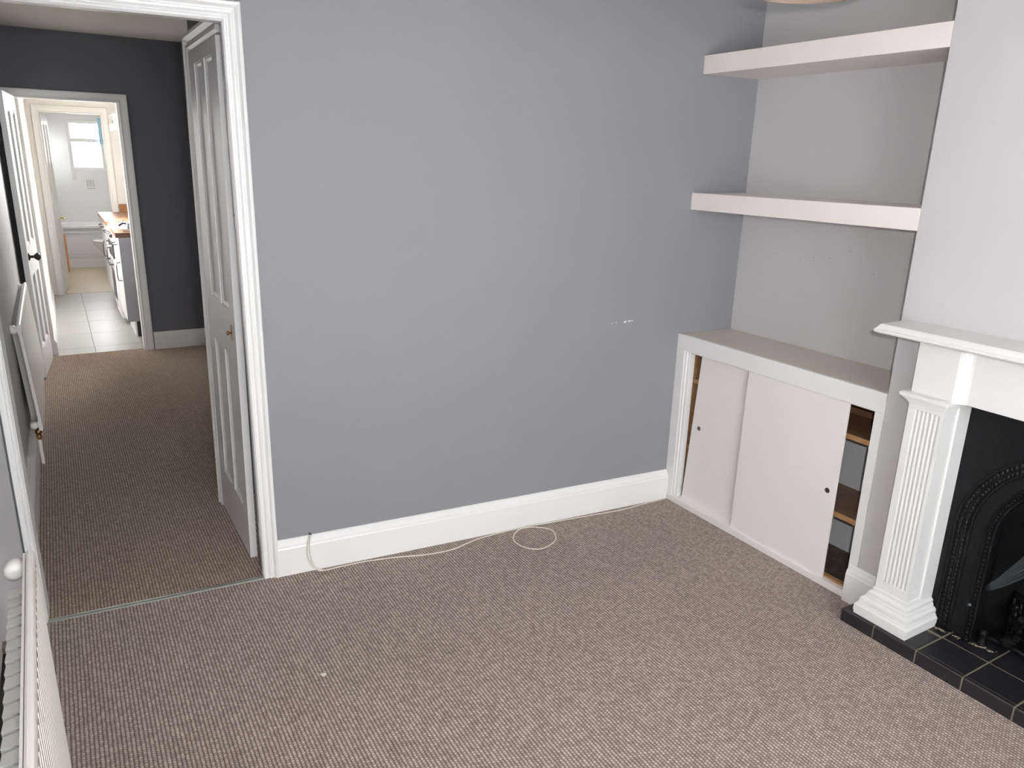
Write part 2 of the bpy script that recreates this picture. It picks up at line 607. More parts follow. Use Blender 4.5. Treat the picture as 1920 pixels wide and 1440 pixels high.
# kitchen shell
XKL, XKR, YK = -.655, .60, 7.20
m = MB()
m.box(XKL - .08, XKL, YF + KW, YK + .1, 0, H1)
struct(m.build('wall_kitchen_left', KWALL))
m = MB()
wall_holes(m, YF + KW, YK + .1, 0, H1, [(5.2, 6.5, 1.15, 2.1)], lambda a, b, c, d: m.box(XKR, XKR + .08, a, b, c, d))
struct(m.build('wall_kitchen_right', KWALL))
win = MB()
for a, b, c, d in ((5.2, 6.5, 1.15, 1.21), (5.2, 6.5, 2.04, 2.1), (5.2, 5.26, 1.21, 2.04), (6.44, 6.5, 1.21, 2.04), (5.82, 5.88, 1.21, 2.04)):
    win.box(.61, .66, a, b, c, d)
w3 = struct(win.build('window_3', WHITE))
for a, b in ((5.26, 5.82), (5.88, 6.44)):
    g = MB()
    g.box(.633, .637, a, b, 1.21, 2.04)
    g.build('pane', GLASS, w3)
m = MB()
wall_holes(m, XKL - .08, XKR + .08, 0, H1, [(-.56, .065, 0, 1.99)], lambda a, b, c, d: m.box(a, b, YK, YK + .08, c, d))
wkf = struct(m.build('wall_kitchen_far', KWALL))
m = MB()
m.box(XKL - .08, XKR + .08, YF + KW, 10.3, H1, H1 + .05)
struct(m.build('ceiling', CEIL))
# bathroom shell
XBL, XBR, YB = -.60, .62, 10.15
m = MB()
m.box(XBL - .08, XBL, YK + .08, YB + .1, 0, H1)
struct(m.build('wall_bathroom_left', WTILE))
m = MB()
m.box(XBR, XBR + .08, YK + .08, YB + .1, 0, H1)
struct(m.build('wall_bathroom_right', WTILE))
m = MB()
wall_holes(m, XBL - .08, XBR + .08, 0, H1, [(-.235, .215, 1.31, 1.99)], lambda a, b, c, d: m.box(a, b, YB, YB + .1, c, d))
wbf = struct(m.build('wall_bathroom_far', KWALL))
win = MB()
for a, b, c, d in ((-.235, .215, 1.31, 1.35), (-.235, .215, 1.95, 1.99), (-.235, -.195, 1.35, 1.95), (.175, .215, 1.35, 1.95), (-.195, .175, 1.70, 1.75)):
    win.box(a, b, YB + .01, YB + .06, c, d)
w4 = struct(win.build('window_4', WHITE, bevel=.003))
for c, d in ((1.35, 1.70), (1.75, 1.95)):
    g = MB()
    g.box(-.195, .175, YB + .033, YB + .037, c, d)
    g.build('pane', GLASS, w4)
g = MB()
g.box(.03, .10, YB - .004, YB + .012, 1.715, 1.735)
g.build('window_catch', CHROME, w4)
# glazed tiles on the bathroom's far wall (inside face)
for r in range(9):
    for c in range(6):
        x0 = XBL + .004 + c * .203
        z0 = .56 + r * .205
        x1, z1 = x0 + .2018, min(z0 + .2038, H1)
        if x1 > -.235 and x0 < .215 and z1 > 1.31 and z0 < 1.99:
            # trim round the window
            if x0 < -.235 - .03:
                x1 = -.238
            elif x1 > .215 + .03:
                x0 = .218
            elif z0 < 1.31 - .03:
                z1 = 1.307
            elif z1 > 1.99 + .03:
                z0 = 1.993
            else:
                continue
        t = MB()
        t.box(x0, x1, YB - .008, YB, z0, z1)
        t.build('wall_tile', WTILE, wbf)

# kitchen floor: slab and big grey tiles
m = MB()
m.box(XKL - .08, XKR + .08, YF + .055, YK + .04, -.04, -.004)
kf = struct(m.build('floor', KGROUT))
ys = [4.14, 4.36, 4.93, 5.50, 6.07, 6.64, 7.22]
xs = [-.732, -.375, .225, .66]
for i in range(len(ys) - 1):
    for j in range(len(xs) - 1):
        t = MB()
        t.box(xs[j] + .002, xs[j + 1] - .002, ys[i] + .002, ys[i + 1] - .002, -.004, .001)
        t.build('floor_tile', KTILE, kf)
m = MB()
m.box(XBL - .08, XBR + .08, YK + .04, YB + .1, -.04, .001)
struct(m.build('floor', VINYL))

# ---- skirtings
o = struct(skirting('baseboard_back', bw(.057, 0, 0)[:2], (XC, XC * TB), .150, .022, side=-1))
struct(skirting('baseboard_chimney', (XC, YC + .03), (XC, -1.335), .150, .022, side=-1))
m = MB()
pr = skirt_profile(.15, .022)
m.rings([[(XC - .0215, YC + .034, z * .999) for u, z in pr], [(XC - .0215 + u * 0 + .001, YC + .034, z) for u, z in pr]])
struct(skirting('baseboard_left', (XL, YF), (XL, .10), .150, .030, side=1))
struct(skirting('baseboard_left', (XLF, .02), (XLF, -4.1), .150, .020, side=1))
struct(skirting('baseboard_far', (.062, YF), (.478, YF), .145, .020, side=-1))
struct(skirting('baseboard_middle_right', (.478, YF - .02), (.478, .90), .145, .018, side=-1))
struct(skirting('baseboard_kitchen_left', (XKL, YF + KW), (XKL, YK), .12, .016, side=-1))

# ---- chips knocked out of the grey wall paint
m = MB()
for s, z, w, h in ((1.553, .915, .008, .004), (1.575, .917, .007, .005), (1.622, .9165, .014, .009), (1.629, .920, .007, .006), (1.645, .919, .013, .007),
                   (1.655, .921, .006, .005), (1.662, .920, .005, .006)):
    ss = s / CB
    pts = [(ss + w * .5 * math.cos(a) * random.uniform(.7, 1.2), z + h * .5 * math.sin(a) * random.uniform(.7, 1.2)) for a in [k * math.pi / 4 for k in range(8)]]
    m.prism(pts, -.0008, .0005, 'y')
o = m.build('paint_chip', PLASTER, wall_back, bw)
o['kind'] = 'stuff'
m = MB()
for y, z in ((-.409, 1.232), (-.542, 1.219), (-.608, 1.236), (-.687, 1.244), (-.78, 1.284), (-.90, 1.205)):
    m.prism([(y + .0018 * math.cos(a), z + .0018 * math.sin(a)) for a in [k * math.pi / 3 for k in range(6)]], XR - .0006, XR + .0005, 'x')
o = m.build('wall_scuff', GREYHOLE, wr)
o['kind'] = 'stuff'

# ---- main doorway: jamb lining and architraves
d1 = struct(MB().box(-.752, -.732, 0, WT, 0, 2.018).build('door_1', WHITE, None, bw))
m = MB()
m.box(0, .018, -.004, .045, 0, 2.0)
m.box(.013, .0195, .045, WT, 0, 2.0)
m.build('jamb_lining', WHITE, d1, bw, bevel=.0015)
m = MB()
m.box(-.752, .02, -.004, .045, 2.0, 2.018)
m.box(-.752, .02, .045, WT, 2.012, 2.018)
m.build('head_lining', WHITE, d1, bw, bevel=.0015)
m = MB()
m.box(-.732, -.728, .0, .05, 0, 2.0)
m.build('door_stop', WHITE, d1, bw)
architrave(d1, WHITE, -.730, .002, 2.002, PROF, lambda s, d, z: bw(s, -d, z), left_clip=.028)
for z0, zz in ((.165, .235), (1.36, 1.43)):
    h = MB()
    h.box(-.0015, .0, .012, .036, z0, zz)
    h.build('hinge_recess', WHITE2, d1, bw)
    h = MB()
    h.lathe([(.001, -.0022), (.006, -.0022), (.006, .001)], (-.0, .024, (z0 + zz) / 2), 'x', 10)
    h.build('screw_hole', BRONZE, d1, bw)

# ---- far doorway to the kitchen
PROF2 = [(0, 0), (0, .012), (.006, .016), (.02, .014), (.05, .018), (.062, .018), (.064, .012), (.064, 0)]
d2 = struct(MB().box(-.018, .0, YF - .002, YF + KW, 0, 1.945).build('door_2', WHITE))
MB().box(-.70, -.682, YF - .002, YF + KW, 0, 1.945).build('jamb_lining', WHITE, d2)
MB().box(-.70, 0, YF - .002, YF + KW, 1.945, 1.965).build('head_lining', WHITE, d2)
architrave(d2, WHITE, -.690, -.008, 1.945, PROF2, lambda s, d, z: (s, YF - d, z))
# ---- kitchen to bathroom doorway
d3 = struct(MB().box(.045, .065, YK - .002, YK + .08, 0, 1.99).build('door_3', WHITE))
MB().box(-.56, -.54, YK - .002, YK + .08, 0, 1.99).build('jamb_lining', WHITE, d3)
MB().box(-.54, .045, YK - .002, YK + .08, 1.97, 1.99).build('head_lining', WHITE, d3)
architrave(d3, WHITE, -.545, .05, 1.98, PROF2, lambda s, d, z: (s, YK - d, z))

# ================================================================== CARPET STRIP
def strip_pt(s, n, z):
    return bw(s, n, z)


m = MB()
m.rings([[(-.728, n, z) for n, z in ((-.012, 0), (-.009, .003), (0, .0045), (.009, .003), (.012, 0))],
         [(.0, n, z) for n, z in ((-.012, 0), (-.009, .003), (0, .0045), (.009, .003), (.012, 0))]])
tag(m.build('threshold_strip', ALU, None, bw), 'thin dull metal strip joining two carpets across the near doorway', 'threshold strip')

# ================================================================== STAIR CUPBOARD DOOR (closed, right of the passage)
sd = thing('cupboard_door', 'closed white four-panel door with moulded frame along the right of the passage', 'door', (0.02, .43, 0))


def sdm(u, d, z):          # u from near edge to far edge
    return ln(-.006 + d * .9, .14 + u, z)


panel_door(sd, .575, 1.955, .030, [(.085, .245, .205, .820), (.085, .245, 1.005, 1.905), (.300, .455, .205, .820), (.300, .455, 1.005, 1.905)],
           lambda u, d, z: sdm(u, d, z + .022), WHITE, .016)


def far_leg(prof, a0, a1):
    pass


SP = [(0, 0), (0, .020), (.010, .030), (.022, .030), (.028, .022), (.034, .022), (.048, .036), (.060, .036), (.064, .026), (.064, 0)]
mm = MB()
mm.rings([[ln(ex - d, .735 + u, 0) for u, d in SP], [ln(ex - d, .735 + u, 1.985 + u) for u, d in SP]])
mm.build('architrave', WHITE, sd)
mm = MB()
mm.rings([[ln(ex - d, .735 + u, 1.985 + u) for u, d in SP], [ln(ex - d, .128, 1.985 + u) for u, d in SP]])
mm.build('architrave', WHITE, sd)
kk = MB()
kk.lathe([(.001, -.020), (.008, -.019), (.009, -.014), (.005, -.010), (.005, -.002), (.012, 0)], (-.007, .205, .945), 'x', 12)
kn = kk.build('door_knob', BRASS, sd, smooth=True)
kk = MB()
kk.box(-.0085, -.006, .192, .218, .915, .975)
kk.build('escutcheon', BRASS, kn)

# ================================================================== KITCHEN DOOR LEAF (open against left wall)
kd = thing('panelled_door', 'open white panelled door with dark knob folded back beside the kitchen doorway', 'door', (-.70, 3.8, 0))
hx, hy, nx, ny = -.676, 4.055, -.724, 3.44
dv = Vector((nx - hx, ny - hy, 0))
Wd = dv.length
dv.normalize()
nn = Vector((dv.y, -dv.x, 0))
if nn.x > 0:
    nn = -nn      # towards the wall (-x)


def kdm(u, d, z):
    return (hx + dv.x * u + nn.x * d, hy + dv.y * u + nn.y * d, z + .012)


panel_door(kd, Wd, 1.940, .034, [(.095, .265, .20, .72), (.095, .265, .93, 1.83), (.355, .525, .20, .72), (.355, .525, .93, 1.83)], kdm, WHITE, .018)
kk = MB()
c = kdm(Wd - .055, 0, .86)
kk.lathe([(.026, .0), (.026, .005), (.010, .010), (.009, .030), (.018, .038), (.027, .050), (.027, .060), (.016, .070), (.002, .072)], c, 'x', 16)
kk.build('door_knob', BRONZE, kd, smooth=True)


# ================================================================== RADIATORS
def radiator(root, x_face, y_far, y_near, z0, z1, tilt=0.0, lean=0.0, pitch=.0333):
    """single panel with convector fins; face looks to +x. tilt = dx per metre towards the camera"""
    L = y_far - y_near

    def xf(x, y, z):
        return (x + (y_far - y) * tilt + (z1 - z) * lean, y, z)
    # panel: outline in (y) with shallow vertical flutes on the face
    m = MB()
    n = int(L / pitch)
    pts = []
    for i in range(n + 1):
        y = y_far - .012 - (L - .024) * i / n
        pts += [(x_face - .0045, y + pitch * .16), (x_face, y + pitch * .05), (x_face, y - pitch * .60), (x_face - .0045, y - pitch * .72)]
    pts = [(x_face - .004, y_far)] + [q for q in pts if y_near + .004 < q[1] < y_far - .004] + [(x_face - .004, y_near)]
    ring = lambda z, sh: [(max(min(x, x_face - sh), x_face - .03), y, z) for x, y in pts] + [(x_face - .018 + sh * .4, y_near, z), (x_face - .018 + sh * .4, y_far, z)]
    m.rings([ring(z0, .006), ring(z0 + .012, 0), ring(z0 + .03, 0)])
    m.rings([ring(z0 + .03, 0), ring(z1 - .03, 0)], cap=False)
    flat = lambda z, a, b: [(x_face - a, y_far, z), (x_face - a, y_near, z), (x_face - b, y_near, z), (x_face - b, y_far, z)]
    m.rings([flat(z1 - .034, .001, .018), flat(z1 - .012, .001, .018), flat(z1 - .004, .003, .016), flat(z1, .007, .012)])
    m.build('radiator_panel', CREAM, root, xf, bevel=0)
    # seam strip at the back of the panel
    m = MB()
    m.box(x_face - .0225, x_face - .018, y_near, y_far, z1 - .05, z1 - .006)
    m.box(x_face - .0225, x_face - .018, y_near, y_far, z0, z0 + .05)
    m.build('panel_seam', WHITE2, root, xf)
    # corrugated convector behind
    m = MB()
    m2 = MB()
    fy0, fy1 = y_far - .11, y_near + .08
    k = int((fy0 - fy1) / .040)
    top = []
    for i in range(k):
        a = fy0 - i * .040
        top += [(x_face - .0235, a), (x_face - .0235, a - .010), (x_face - .048, a - .015), (x_face - .050, a - .034), (x_face - .0235, a - .040)]
    th = .0012
    out = top + [(x - th if x < x_face - .03 else x - .0, y + th * .5) for x, y in reversed(top)]
    vs = [(x, y, z) for z in (z0 + .03, z1 - .028) for x, y in top]
    N = len(top)
    m.add(vs, [(i, i + 1, N + i + 1, N + i) for i in range(N - 1)])
    # little folded caps that close each flute
    for i in range(k):
        a = fy0 - i * .040
        m.add([(x_face - .0235, a - .001, z1 - .0295), (x_face - .0235, a - .039, z1 - .0265), (x_face - .050, a - .038, z1 - .0265), (x_face - .048, a - .006, z1 - .0295)], [(0, 1, 2, 3)])
    cf = m.build('convector_fins', FIN, root, xf)
    sd_ = cf.modifiers.new('solid', 'SOLIDIFY')
    sd_.thickness = .001
    # round tapping bosses with plugs at both ends
    for yy, zz in ((y_far - .022, z1 - .028), (y_near + .022, z1 - .028), (y_far - .022, z0 + .03), (y_near + .022, z0 + .03)):
        m = MB()
        m.lathe([(.002, -.026), (.012, -.026), (.019, -.020), (.021, -.008), (.021, .010), (.014, .017), (.0135, .021), (.002, .021)], (x_face - .040, yy, zz), 'y', 18)
        m.build('end_plug', CREAM, root, xf, smooth=True)
    # wall brackets
    for yy in (y_far - .2, y_near + .2):
        m = MB()
        m.box(XL if lean else XLF, x_face - .022, yy - .012, yy + .012, z0 + .05, z0 + .07)
        m.box(XL if lean else XLF, XL + .004 if lean else XLF + .004, yy - .014, yy + .014, z0 + .03, z1 - .12)
        m.build('wall_bracket', WHITE2, root, xf if tilt == 0 else None)


rA = thing('radiator', 'long cream panel radiator at the lower left edge beside the camera', 'radiator', (-.70, -1.6, 0))
radiator(rA, -.662, -.905, -2.305, .14, .742, tilt=.013)
m = MB()
m.tube([(-.70, -.93, .17), (-.70, -.90, .12), (-.70, -.895, .0)], .0075, 10)
m.build('pipe', WHITE2, rA)
rB = thing('radiator', 'cream panel radiator on the passage left wall beyond the near doorway', 'radiator', (-.75, 2.3, 0))
radiator(rB, -.742, 3.10, 1.66, .19, .755, lean=.05)
m = MB()
m.tube([(-.742, 1.688, .0), (-.742, 1.688, .15)], .0085, 10)
m.build('pipe', CREAM, rB)
m = MB()
m.lathe([(.009, 0), (.014, .006), (.014, .022), (.010, .03), (.016, .036), (.016, .052), (.006, .06)], (-.742, 1.688, .135), 'z', 14)
m.build('valve', BRASS, rB, smooth=True)

# dark slab filling the gap behind the near radiator
db = thing('dark_gap_slab', 'dark slab with pale wood end between the left wall and nearest radiator', 'board', (-.732, -1.5, 0))
MB().box(-.7425, -.722, -2.10, -1.005, .002, .560).build('dark_slab', DARKP, db, bevel=.001)
MB().box(-.7425, -.720, -1.004, -.975, .002, .572).build('wood_end', BATTEN, db, bevel=.001)

# ================================================================== ALCOVE SHELVES
for z0, z1, lb in ((1.977, 2.052, 'upper of the two thick white shelves fixed across the alcove'),
                   (1.411, 1.485, 'lower of the two thick white shelves, nearer the built-in cupboard')):
    m = MB()
    m.prism([(XC + .0, XC * TB), (XR, XR * TB), (XR, YC + .001), (XC, YC + .001)], z0, z1)
    tag(m.build('alcove_shelf', WHITE2, bevel=.0015), lb, 'shelf', 'thick white alcove shelves')

# ================================================================== BUILT-IN CUPBOARD
XF = XC - .004
cb = thing('built_in_cupboard', 'low white built-in cupboard with two sliding doors filling the alcove', 'cupboard', (2.08, -.70, 0))
yw = XF * TB
m = MB()
m.prism([(XF, yw), (XR, XR * TB), (XR, YC + .0), (XC + .001, YC), (XF, YC)], .812, .842)
m.build('top', TOPW, cb, bevel=.001)
m = MB()
m.prism([(XF - .001, yw), (XF + .017, (XF + .02) * TB), (XF + .017, YC + .001), (XF - .001, YC + .001)], .768, .8425)
m.build('fascia', WHITE, cb, bevel=.002)
# left stile with moulded inner edge
m = MB()
m.prism([(XF, yw), (XF, yw - .050), (XF + .004, yw - .054), (XF + .004, yw - .064), (XF + .010, yw - .068), (XF + .010, yw - .078), (XF + .045, yw - .078), (XF + .045, yw - .004)], 0, .768)
m.build('stile', WHITE, cb, bevel=.001)
m = MB()
m.box(XF + .046, XF + .110, yw - .070, yw - .02, .013, .760)
m.build('raw_wood_edge', EDGEW, cb)
# right stile
m = MB()
m.prism([(XF, YC + .001), (XF, YC + .036), (XF + .03, YC + .036), (XF + .03, YC + .001)], 0, .768)
m.build('stile', WHITE, cb, bevel=.001)
# plinth rail, uneven painted bottom edge
m = MB()
pts = []
k = 14
for i in range(k + 1):
    y = yw - .005 + (YC + .036 - yw + .005) * i / k
    pts.append((y, .030 + random.uniform(-.003, .003)))
front = [(y, 0) for y, z in pts][::-1]
m.prism(pts + front, XF - .003, XF + .045, 'x')
m.build('plinth_rail', WHITE2, cb, bevel=.002)
# top track behind fascia
m = MB()
m.prism([(XF + .017, (XF + .017) * TB), (XF + .05, (XF + .05) * TB), (XF + .05, YC + .03), (XF + .017, YC + .03)], .760, .812)
m.build('track', WHITE2, cb)


def slide(y0, y1, x, z0, z1, ang, pull, pmat, lab=None):
    """sliding door leaf, rotated by ang in its own plane about the lower far corner"""
    ca, sa = math.cos(ang), math.sin(ang)

    def xf(px, py, pz):
        dy, dz = py - y0, pz - z0
        return (px, y0 + dy * ca - dz * sa, z0 + dy * sa + dz * ca)
    d = MB()
    d.box(x, x + .008, y1, y0, z0, z1)
    o = d.build('sliding_door', DOORP, cb, xf, bevel=.001)
    q = MB()
    q.lathe([(.0105, -.0008), (.012, -.0012), (.012, .002), (.0105, .002)], (x, pull[0], pull[1]), 'x', 18)
    q2 = MB()
    q2.lathe([(.0005, -.0004), (.0108, -.0004), (.0108, .002)], (x, pull[0], pull[1]), 'x', 18)
    q2.build('finger_pull', pmat, o)
    return o


slide(-.258, -.66, XF + .030, .030, .772, math.radians(3.4) * 1.0, (-.327, .412), GREYHOLE)
slide(-.600, -1.092, XF + .008, .026, .778, 0, (-1.055, .395), DARKHOLE)
# interior
yi = XR * TB
for z0, z1, mt, em in ((.612, .632, SHELFW, EDGEW), (.282, .303, SHELFW, EDGEW)):
    m = MB()
    m.prism([(1.985, 1.985 * TB - .005), (XR - .003, yi - .005), (XR - .003, YC + .004), (1.985, YC + .004)], z0, z1)
    s_ = m.build('inner_shelf', mt, cb)
    m = MB()
    m.prism([(1.980, 1.985 * TB - .005), (1.985, 1.985 * TB - .005), (1.985, YC + .004), (1.980, YC + .004)], z0, z1)
    m.build('shelf_edge', em, s_)
m = MB()
m.prism([(1.975, 1.975 * TB - .005), (XR - .003, yi - .005), (XR - .003, YC + .004), (1.975, YC + .004)], .001, .012)
m.build('cupboard_floor', LOWW, cb)
m = MB()
m.box(XF + .022, XF + .045, YC + .037, -1.05, .028, .036)
m.build('bottom_track', EDGEW, cb)
m = MB()
m.prism([(XR - .0025, yi - .004), (XR - .0005, yi - .002), (XR - .0005, YC + .004), (XR - .0025, YC + .004)], .012, .810)
m.build('back', INCAB, cb)

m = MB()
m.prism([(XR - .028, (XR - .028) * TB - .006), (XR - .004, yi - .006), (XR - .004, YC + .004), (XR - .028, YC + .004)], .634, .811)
m.build('back_shade_board', SHELFW, cb)  # dark board painting in the fascia's flash shadow at the top of the back
# skirting return in front of the right stile
m = MB()
m.rings([[(XC - u, y, z) for u, z in skirt_profile(.15, .022)] for y in (YC + .03, YC + .031)])

# ================================================================== CABLE
cab = [(.184, -.036, .160), (.176, -.040, .110), (.180, -.043, .060), (.190, -.048, .022), (.213, -.062, .0035), (.294, -.066, .003), (.382, -.072, .003), (.511, -.100, .003),
       (.637, -.140, .003), (.756, -.152, .003), (.877, -.124, .003), (.993, -.118, .003), (1.09, -.124, .003), (1.16, -.140, .004), (1.212, -.180, .004), (1.225, -.225, .003), (1.195, -.285, .003), (1.141, -.317, .003),
       (1.085, -.325, .003), (1.040, -.290, .003), (1.022, -.235, .003), (1.036, -.185, .003), (1.085, -.142, .0065), (1.15, -.132, .0065), (1.25, -.140, .003), (1.339, -.150, .003), (1.505, -.172, .003),
       (1.648, -.190, .003), (1.763, -.188, .003), (1.86, -.190, .003), (1.915, -.192, .003)]


def catmull(P, n=6):
    P = [Vector(p) for p in P]
    out = []
    for i in range(len(P) - 1):
        a, b, c, d = P[max(i - 1, 0)], P[i], P[i + 1], P[min(i + 2, len(P) - 1)]
        for k in range(n):
            t = k / n
            out.append(.5 * ((2 * b) + (c - a) * t + (2 * a - 5 * b + 4 * c - d) * t * t + (3 * b - a - 3 * c + d) * t ** 3))
    out.append(P[-1])
    return out


ct = thing('aerial_cable', 'thin off-white cable looping on the carpet along the back skirting board', 'cable', (1.05, -.15, 0))
m = MB()
pp = catmull(cab)
m.tube([(p.x, p.y, max(p.z, .003)) for p in pp], .0028, 8)
m.build('cable', CABLE, ct, smooth=True)
m = MB()
pp = catmull([(.181, -.030, .158), (.166, -.042, .100), (.172, -.045, .050), (.192, -.052, .014), (.222, -.065, .006)])
m.tube(pp, .0024, 8)
m.build('cable_tail', CABLE, ct, smooth=True)
m = MB()
m.tube([(.186, -.014, .154), (.185, -.030, .160), (.184, -.037, .157)], .004, 8)
m.build('cable_clip', BRONZE, ct)

# small white fleck on carpet
m = MB()
m.prism([(.03 + .012 * math.cos(a) * random.uniform(.6, 1.2), -.681 + .009 * math.sin(a) * random.uniform(.6, 1.2)) for a in [k * math.pi / 5 for k in range(10)]], .0002, .0025)
tag(m.build('paint_fleck', PLASTER), 'tiny white fleck on the carpet in the lower left foreground', 'fleck')

# ================================================================== FIREPLACE: hearth
ht = thing('hearth', 'low hearth of black square tiles with pale grout under the white fireplace', 'hearth', (1.95, -1.95, 0))
HX, HY0, HY1 = 1.788, -1.292, -2.56
m = MB()
m.box(HX + .002, 2.30, HY1 + .002, -1.475, .0, .0485)
m.box(HX + .002, XC, -1.475, HY0 - .002, .0, .0485)
m.build('grout_bed', GROUT, ht)
jy = [HY0, -1.421, -1.578, -1.735, -1.892, -2.049, -2.206, -2.363, HY1]
jx = [HX, 1.944, 2.100, 2.29]
G = .0027
for j in range(len(jy) - 1):
    a, b = jy[j] - (G if j else 0), jy[j + 1] + G
    # riser tile: bullnose top
    m = MB()
    prf = [(HX, 0.001), (HX, .042), (HX + .002, .048), (HX + .006, .050), (HX + .016, .050), (HX + .016, .001)]
    m.prism([(x, z) for x, z in prf], b, a, 'y')
    m.build('hearth_tile', TILEB, ht)
    for i in range(3):
        if i > 0 and j < 1 :
            continue
        if i > 0 and (a < -2.39 or b > -1.48):
            if i > 0 and j != 1 and j != len(jy) - 2:
                pass
        x0, x1 = jx[i] + (G if i else .019), jx[i + 1] - G
        aa, bb = a, b
        if i > 0:
            aa, bb = min(a, -1.472), max(b, -2.398)
            if aa - bb < .03:
                continue
        if i == 0:
            x1 = min(x1, 1.9412)
            if a > -1.47 or b < -2.40:
                x1 = min(x1, XC - .0005)
        m = MB()
        m.box(x0, x1, bb, aa, .043, .050 + random.uniform(-.0006, .0006))
        m.build('hearth_tile', TILEB, ht, bevel=.001)
# grout crumbs along the iron base
m = MB()
for i in range(34):
    y = random.uniform(-1.72, -1.50)
    m.sphere((1.968 + max(0, -1.50 - y) * .24 + random.uniform(-.010, .010), y, .0500), random.uniform(.002, .006) * (1.5 if -1.66 > y > -1.70 or y > -1.52 else 1), random.uniform(.7, 1.6), random.uniform(.8, 2.2), .35, 6, 4, .3)
o = m.build('grout_crumbs', GROUT, ht)
o['kind'] = 'stuff'

# ---- surround
su = thing('fireplace_surround', 'white fireplace surround with fluted pilaster, stepped plinth and mantel shelf', 'fireplace', (1.9, -1.92, .05))
YCN = -1.920        # centre of the fireplace


def mir(sgn):
    return (lambda x, y, z: (x, y, z)) if sgn > 0 else (lambda x, y, z: (x, 2 * YCN - y, z))


PY0, PY1 = -1.368, -1.487       # pilaster left / right
PXF = 1.842
for sg in (1, -1):
    xf = mir(sg)
    # fluted shaft
    pts = [(PXF, PY0)]
    nfl = 6
    f0, f1 = PY0 - .024, PY1 + .008
    pw = (f0 - f1) / nfl
    for i in range(nfl):
        a = f0 - i * pw
        for t in (0, .18, .4, .6, .82, 1.0):
            yy = a - pw * .80 * t
            xx = PXF + .0095 * math.sin(math.pi * t)
            pts.append((xx, yy))
    pts += [(PXF, PY1), (1.933, PY1), (1.933, PY0)]
    m = MB()
    m.prism(pts, .20, .868)
    sh = m.build('pilaster', WHITE3, su, xf)
    # plain block ends of the shaft
    m = MB()
    m.box(PXF - .0005, 1.933, PY1 - .0006, PY0 + .0006, .16, .202)
    m.build('pilaster_end', WHITE3, sh, xf, bevel=.001)
    m = MB()
    m.box(PXF - .0005, 1.933, PY1 - .0006, PY0 + .0006, .846, .872)
    m.build('pilaster_end', WHITE3, sh, xf, bevel=.001)
    # inner jamb board
    m = MB()
    m.box(1.918, 1.992, PY1 - .006, PY1 + .01, .05, .90)
    m.build('inner_jamb', WHITE3, su, xf, bevel=.002)
    # stepped plinth
    m = MB()

    def step(o, z0, z1, r=0, m=m):
        m.rings([[(PXF - o + q, PY0 + o - q, z), (PXF - o + q, PY1 - o + q, z), (1.985, PY1 - o + q, z), (1.985, PY1 + .012, z), (1.9325, PY1 + .012, z), (1.9325, PY0 + o - q, z)]
                 for z, q in ((z0, 0), (z1 - r, 0), (z1 - r * .4, r * .5), (z1, r))])
    for o_, z0, z1, r in ((.040, .0505, .062, .001), (.042, .062, .092, .006), (.036, .092, .098, .002), (.032, .098, .122, .008), (.020, .122, .132, .003), (.016, .132, .152, .008), (.004, .152, .168, .004)):
        step(o_, z0, z1, r)
    pl = m.build('plinth', WHITE3, su, xf)
    pl.modifiers.new('b', 'BEVEL').width = .001
    # capital moulding
    m = MB()
    for o_, z0, z1 in ((.003, .862, .868), (.007, .868, .874), (.012, .874, .880), (.018, .880, .887), (.026, .887, .900), (.022, .900, .903)):
        m.rings([[(PXF - o_, PY0 + o_, z), (PXF - o_, PY1 - o_ * .8, z), (1.933, PY1 - o_ * .8, z), (1.933, PY0 + o_, z)] for z in (z0, z1)])
    m.build('capital', WHITE3, su, xf, bevel=.0015)
    # frieze block over the pilaster, with coved inner edge
    m = MB()
    m.prism([(PXF, PY0 + .001), (PXF, PY1 - .014), (PXF + .003, PY1 - .022), (PXF + .012, PY1 - .030), (PXF + .020, PY1 - .044), (PXF + .022, PY1 - .052), (1.933, PY1 - .052), (1.933, PY0 + .001)], .898, 1.086)
    m.build('frieze_block', WHITE3, su, xf)
    m = MB()
    m.prism([(PXF - .020, 1.088), (PXF - .012, 1.080), (PXF - .001, 1.068), (PXF + .004, 1.066), (PXF + .004, 1.090)], PY1 - .03, PY0 + .001, 'y')
    # small bracket at the left end
    m.build('bed_moulding', WHITE3, su, xf)
m = MB()
m.box(PXF + .022, 1.933, 2 * YCN - PY1 + .04, PY1 - .04, .898, 1.086)
fr = m.build('frieze', WHITE3, su, bevel=.002)
m = MB()
m.prism([(PXF - .0, .896), (PXF + .022, .893), (1.990, .893), (1.990, .902), (PXF + .022, .902)], 2 * YCN - PY1 + .008, PY1 - .008, 'y')
# mantel shelf with chamfered nosing
m = MB()
MX, M0, M1 = 1.758, -1.252, 2 * YCN + 1.252
z0, z1 = 1.086, 1.117


def mr(z, i):
    return [(MX + i, M0 - i, z), (XC, M0 - i, z), (XC, M1 + i, z), (MX + i, M1 + i, z)]


m.rings([mr(z0, .012), mr(z0 + .001, .004), mr(z0 + .006, .0), mr(z0 + .012, .0), mr(z0 + .015, .004), mr(z1 - .003, .012), mr(z1, .015)])
m.build('mantel_shelf', WHITE3, su)

# ---- cast-iron insert
ins = thing('fireplace_insert', 'black cast-iron arched fireplace insert with grate inside the white surround', 'fire grate', (2.05, -1.92, .05))
IX = 1.990
AY, AZ = .275, .45
AH = .265
m = MB()
seg = 28
arch = [(YCN + AY, .06)] + [(YCN + AY * math.cos(math.pi * k / seg), AZ + AH * math.sin(math.pi * k / seg)) for k in range(seg + 1)] + [(YCN - AY, .06)]
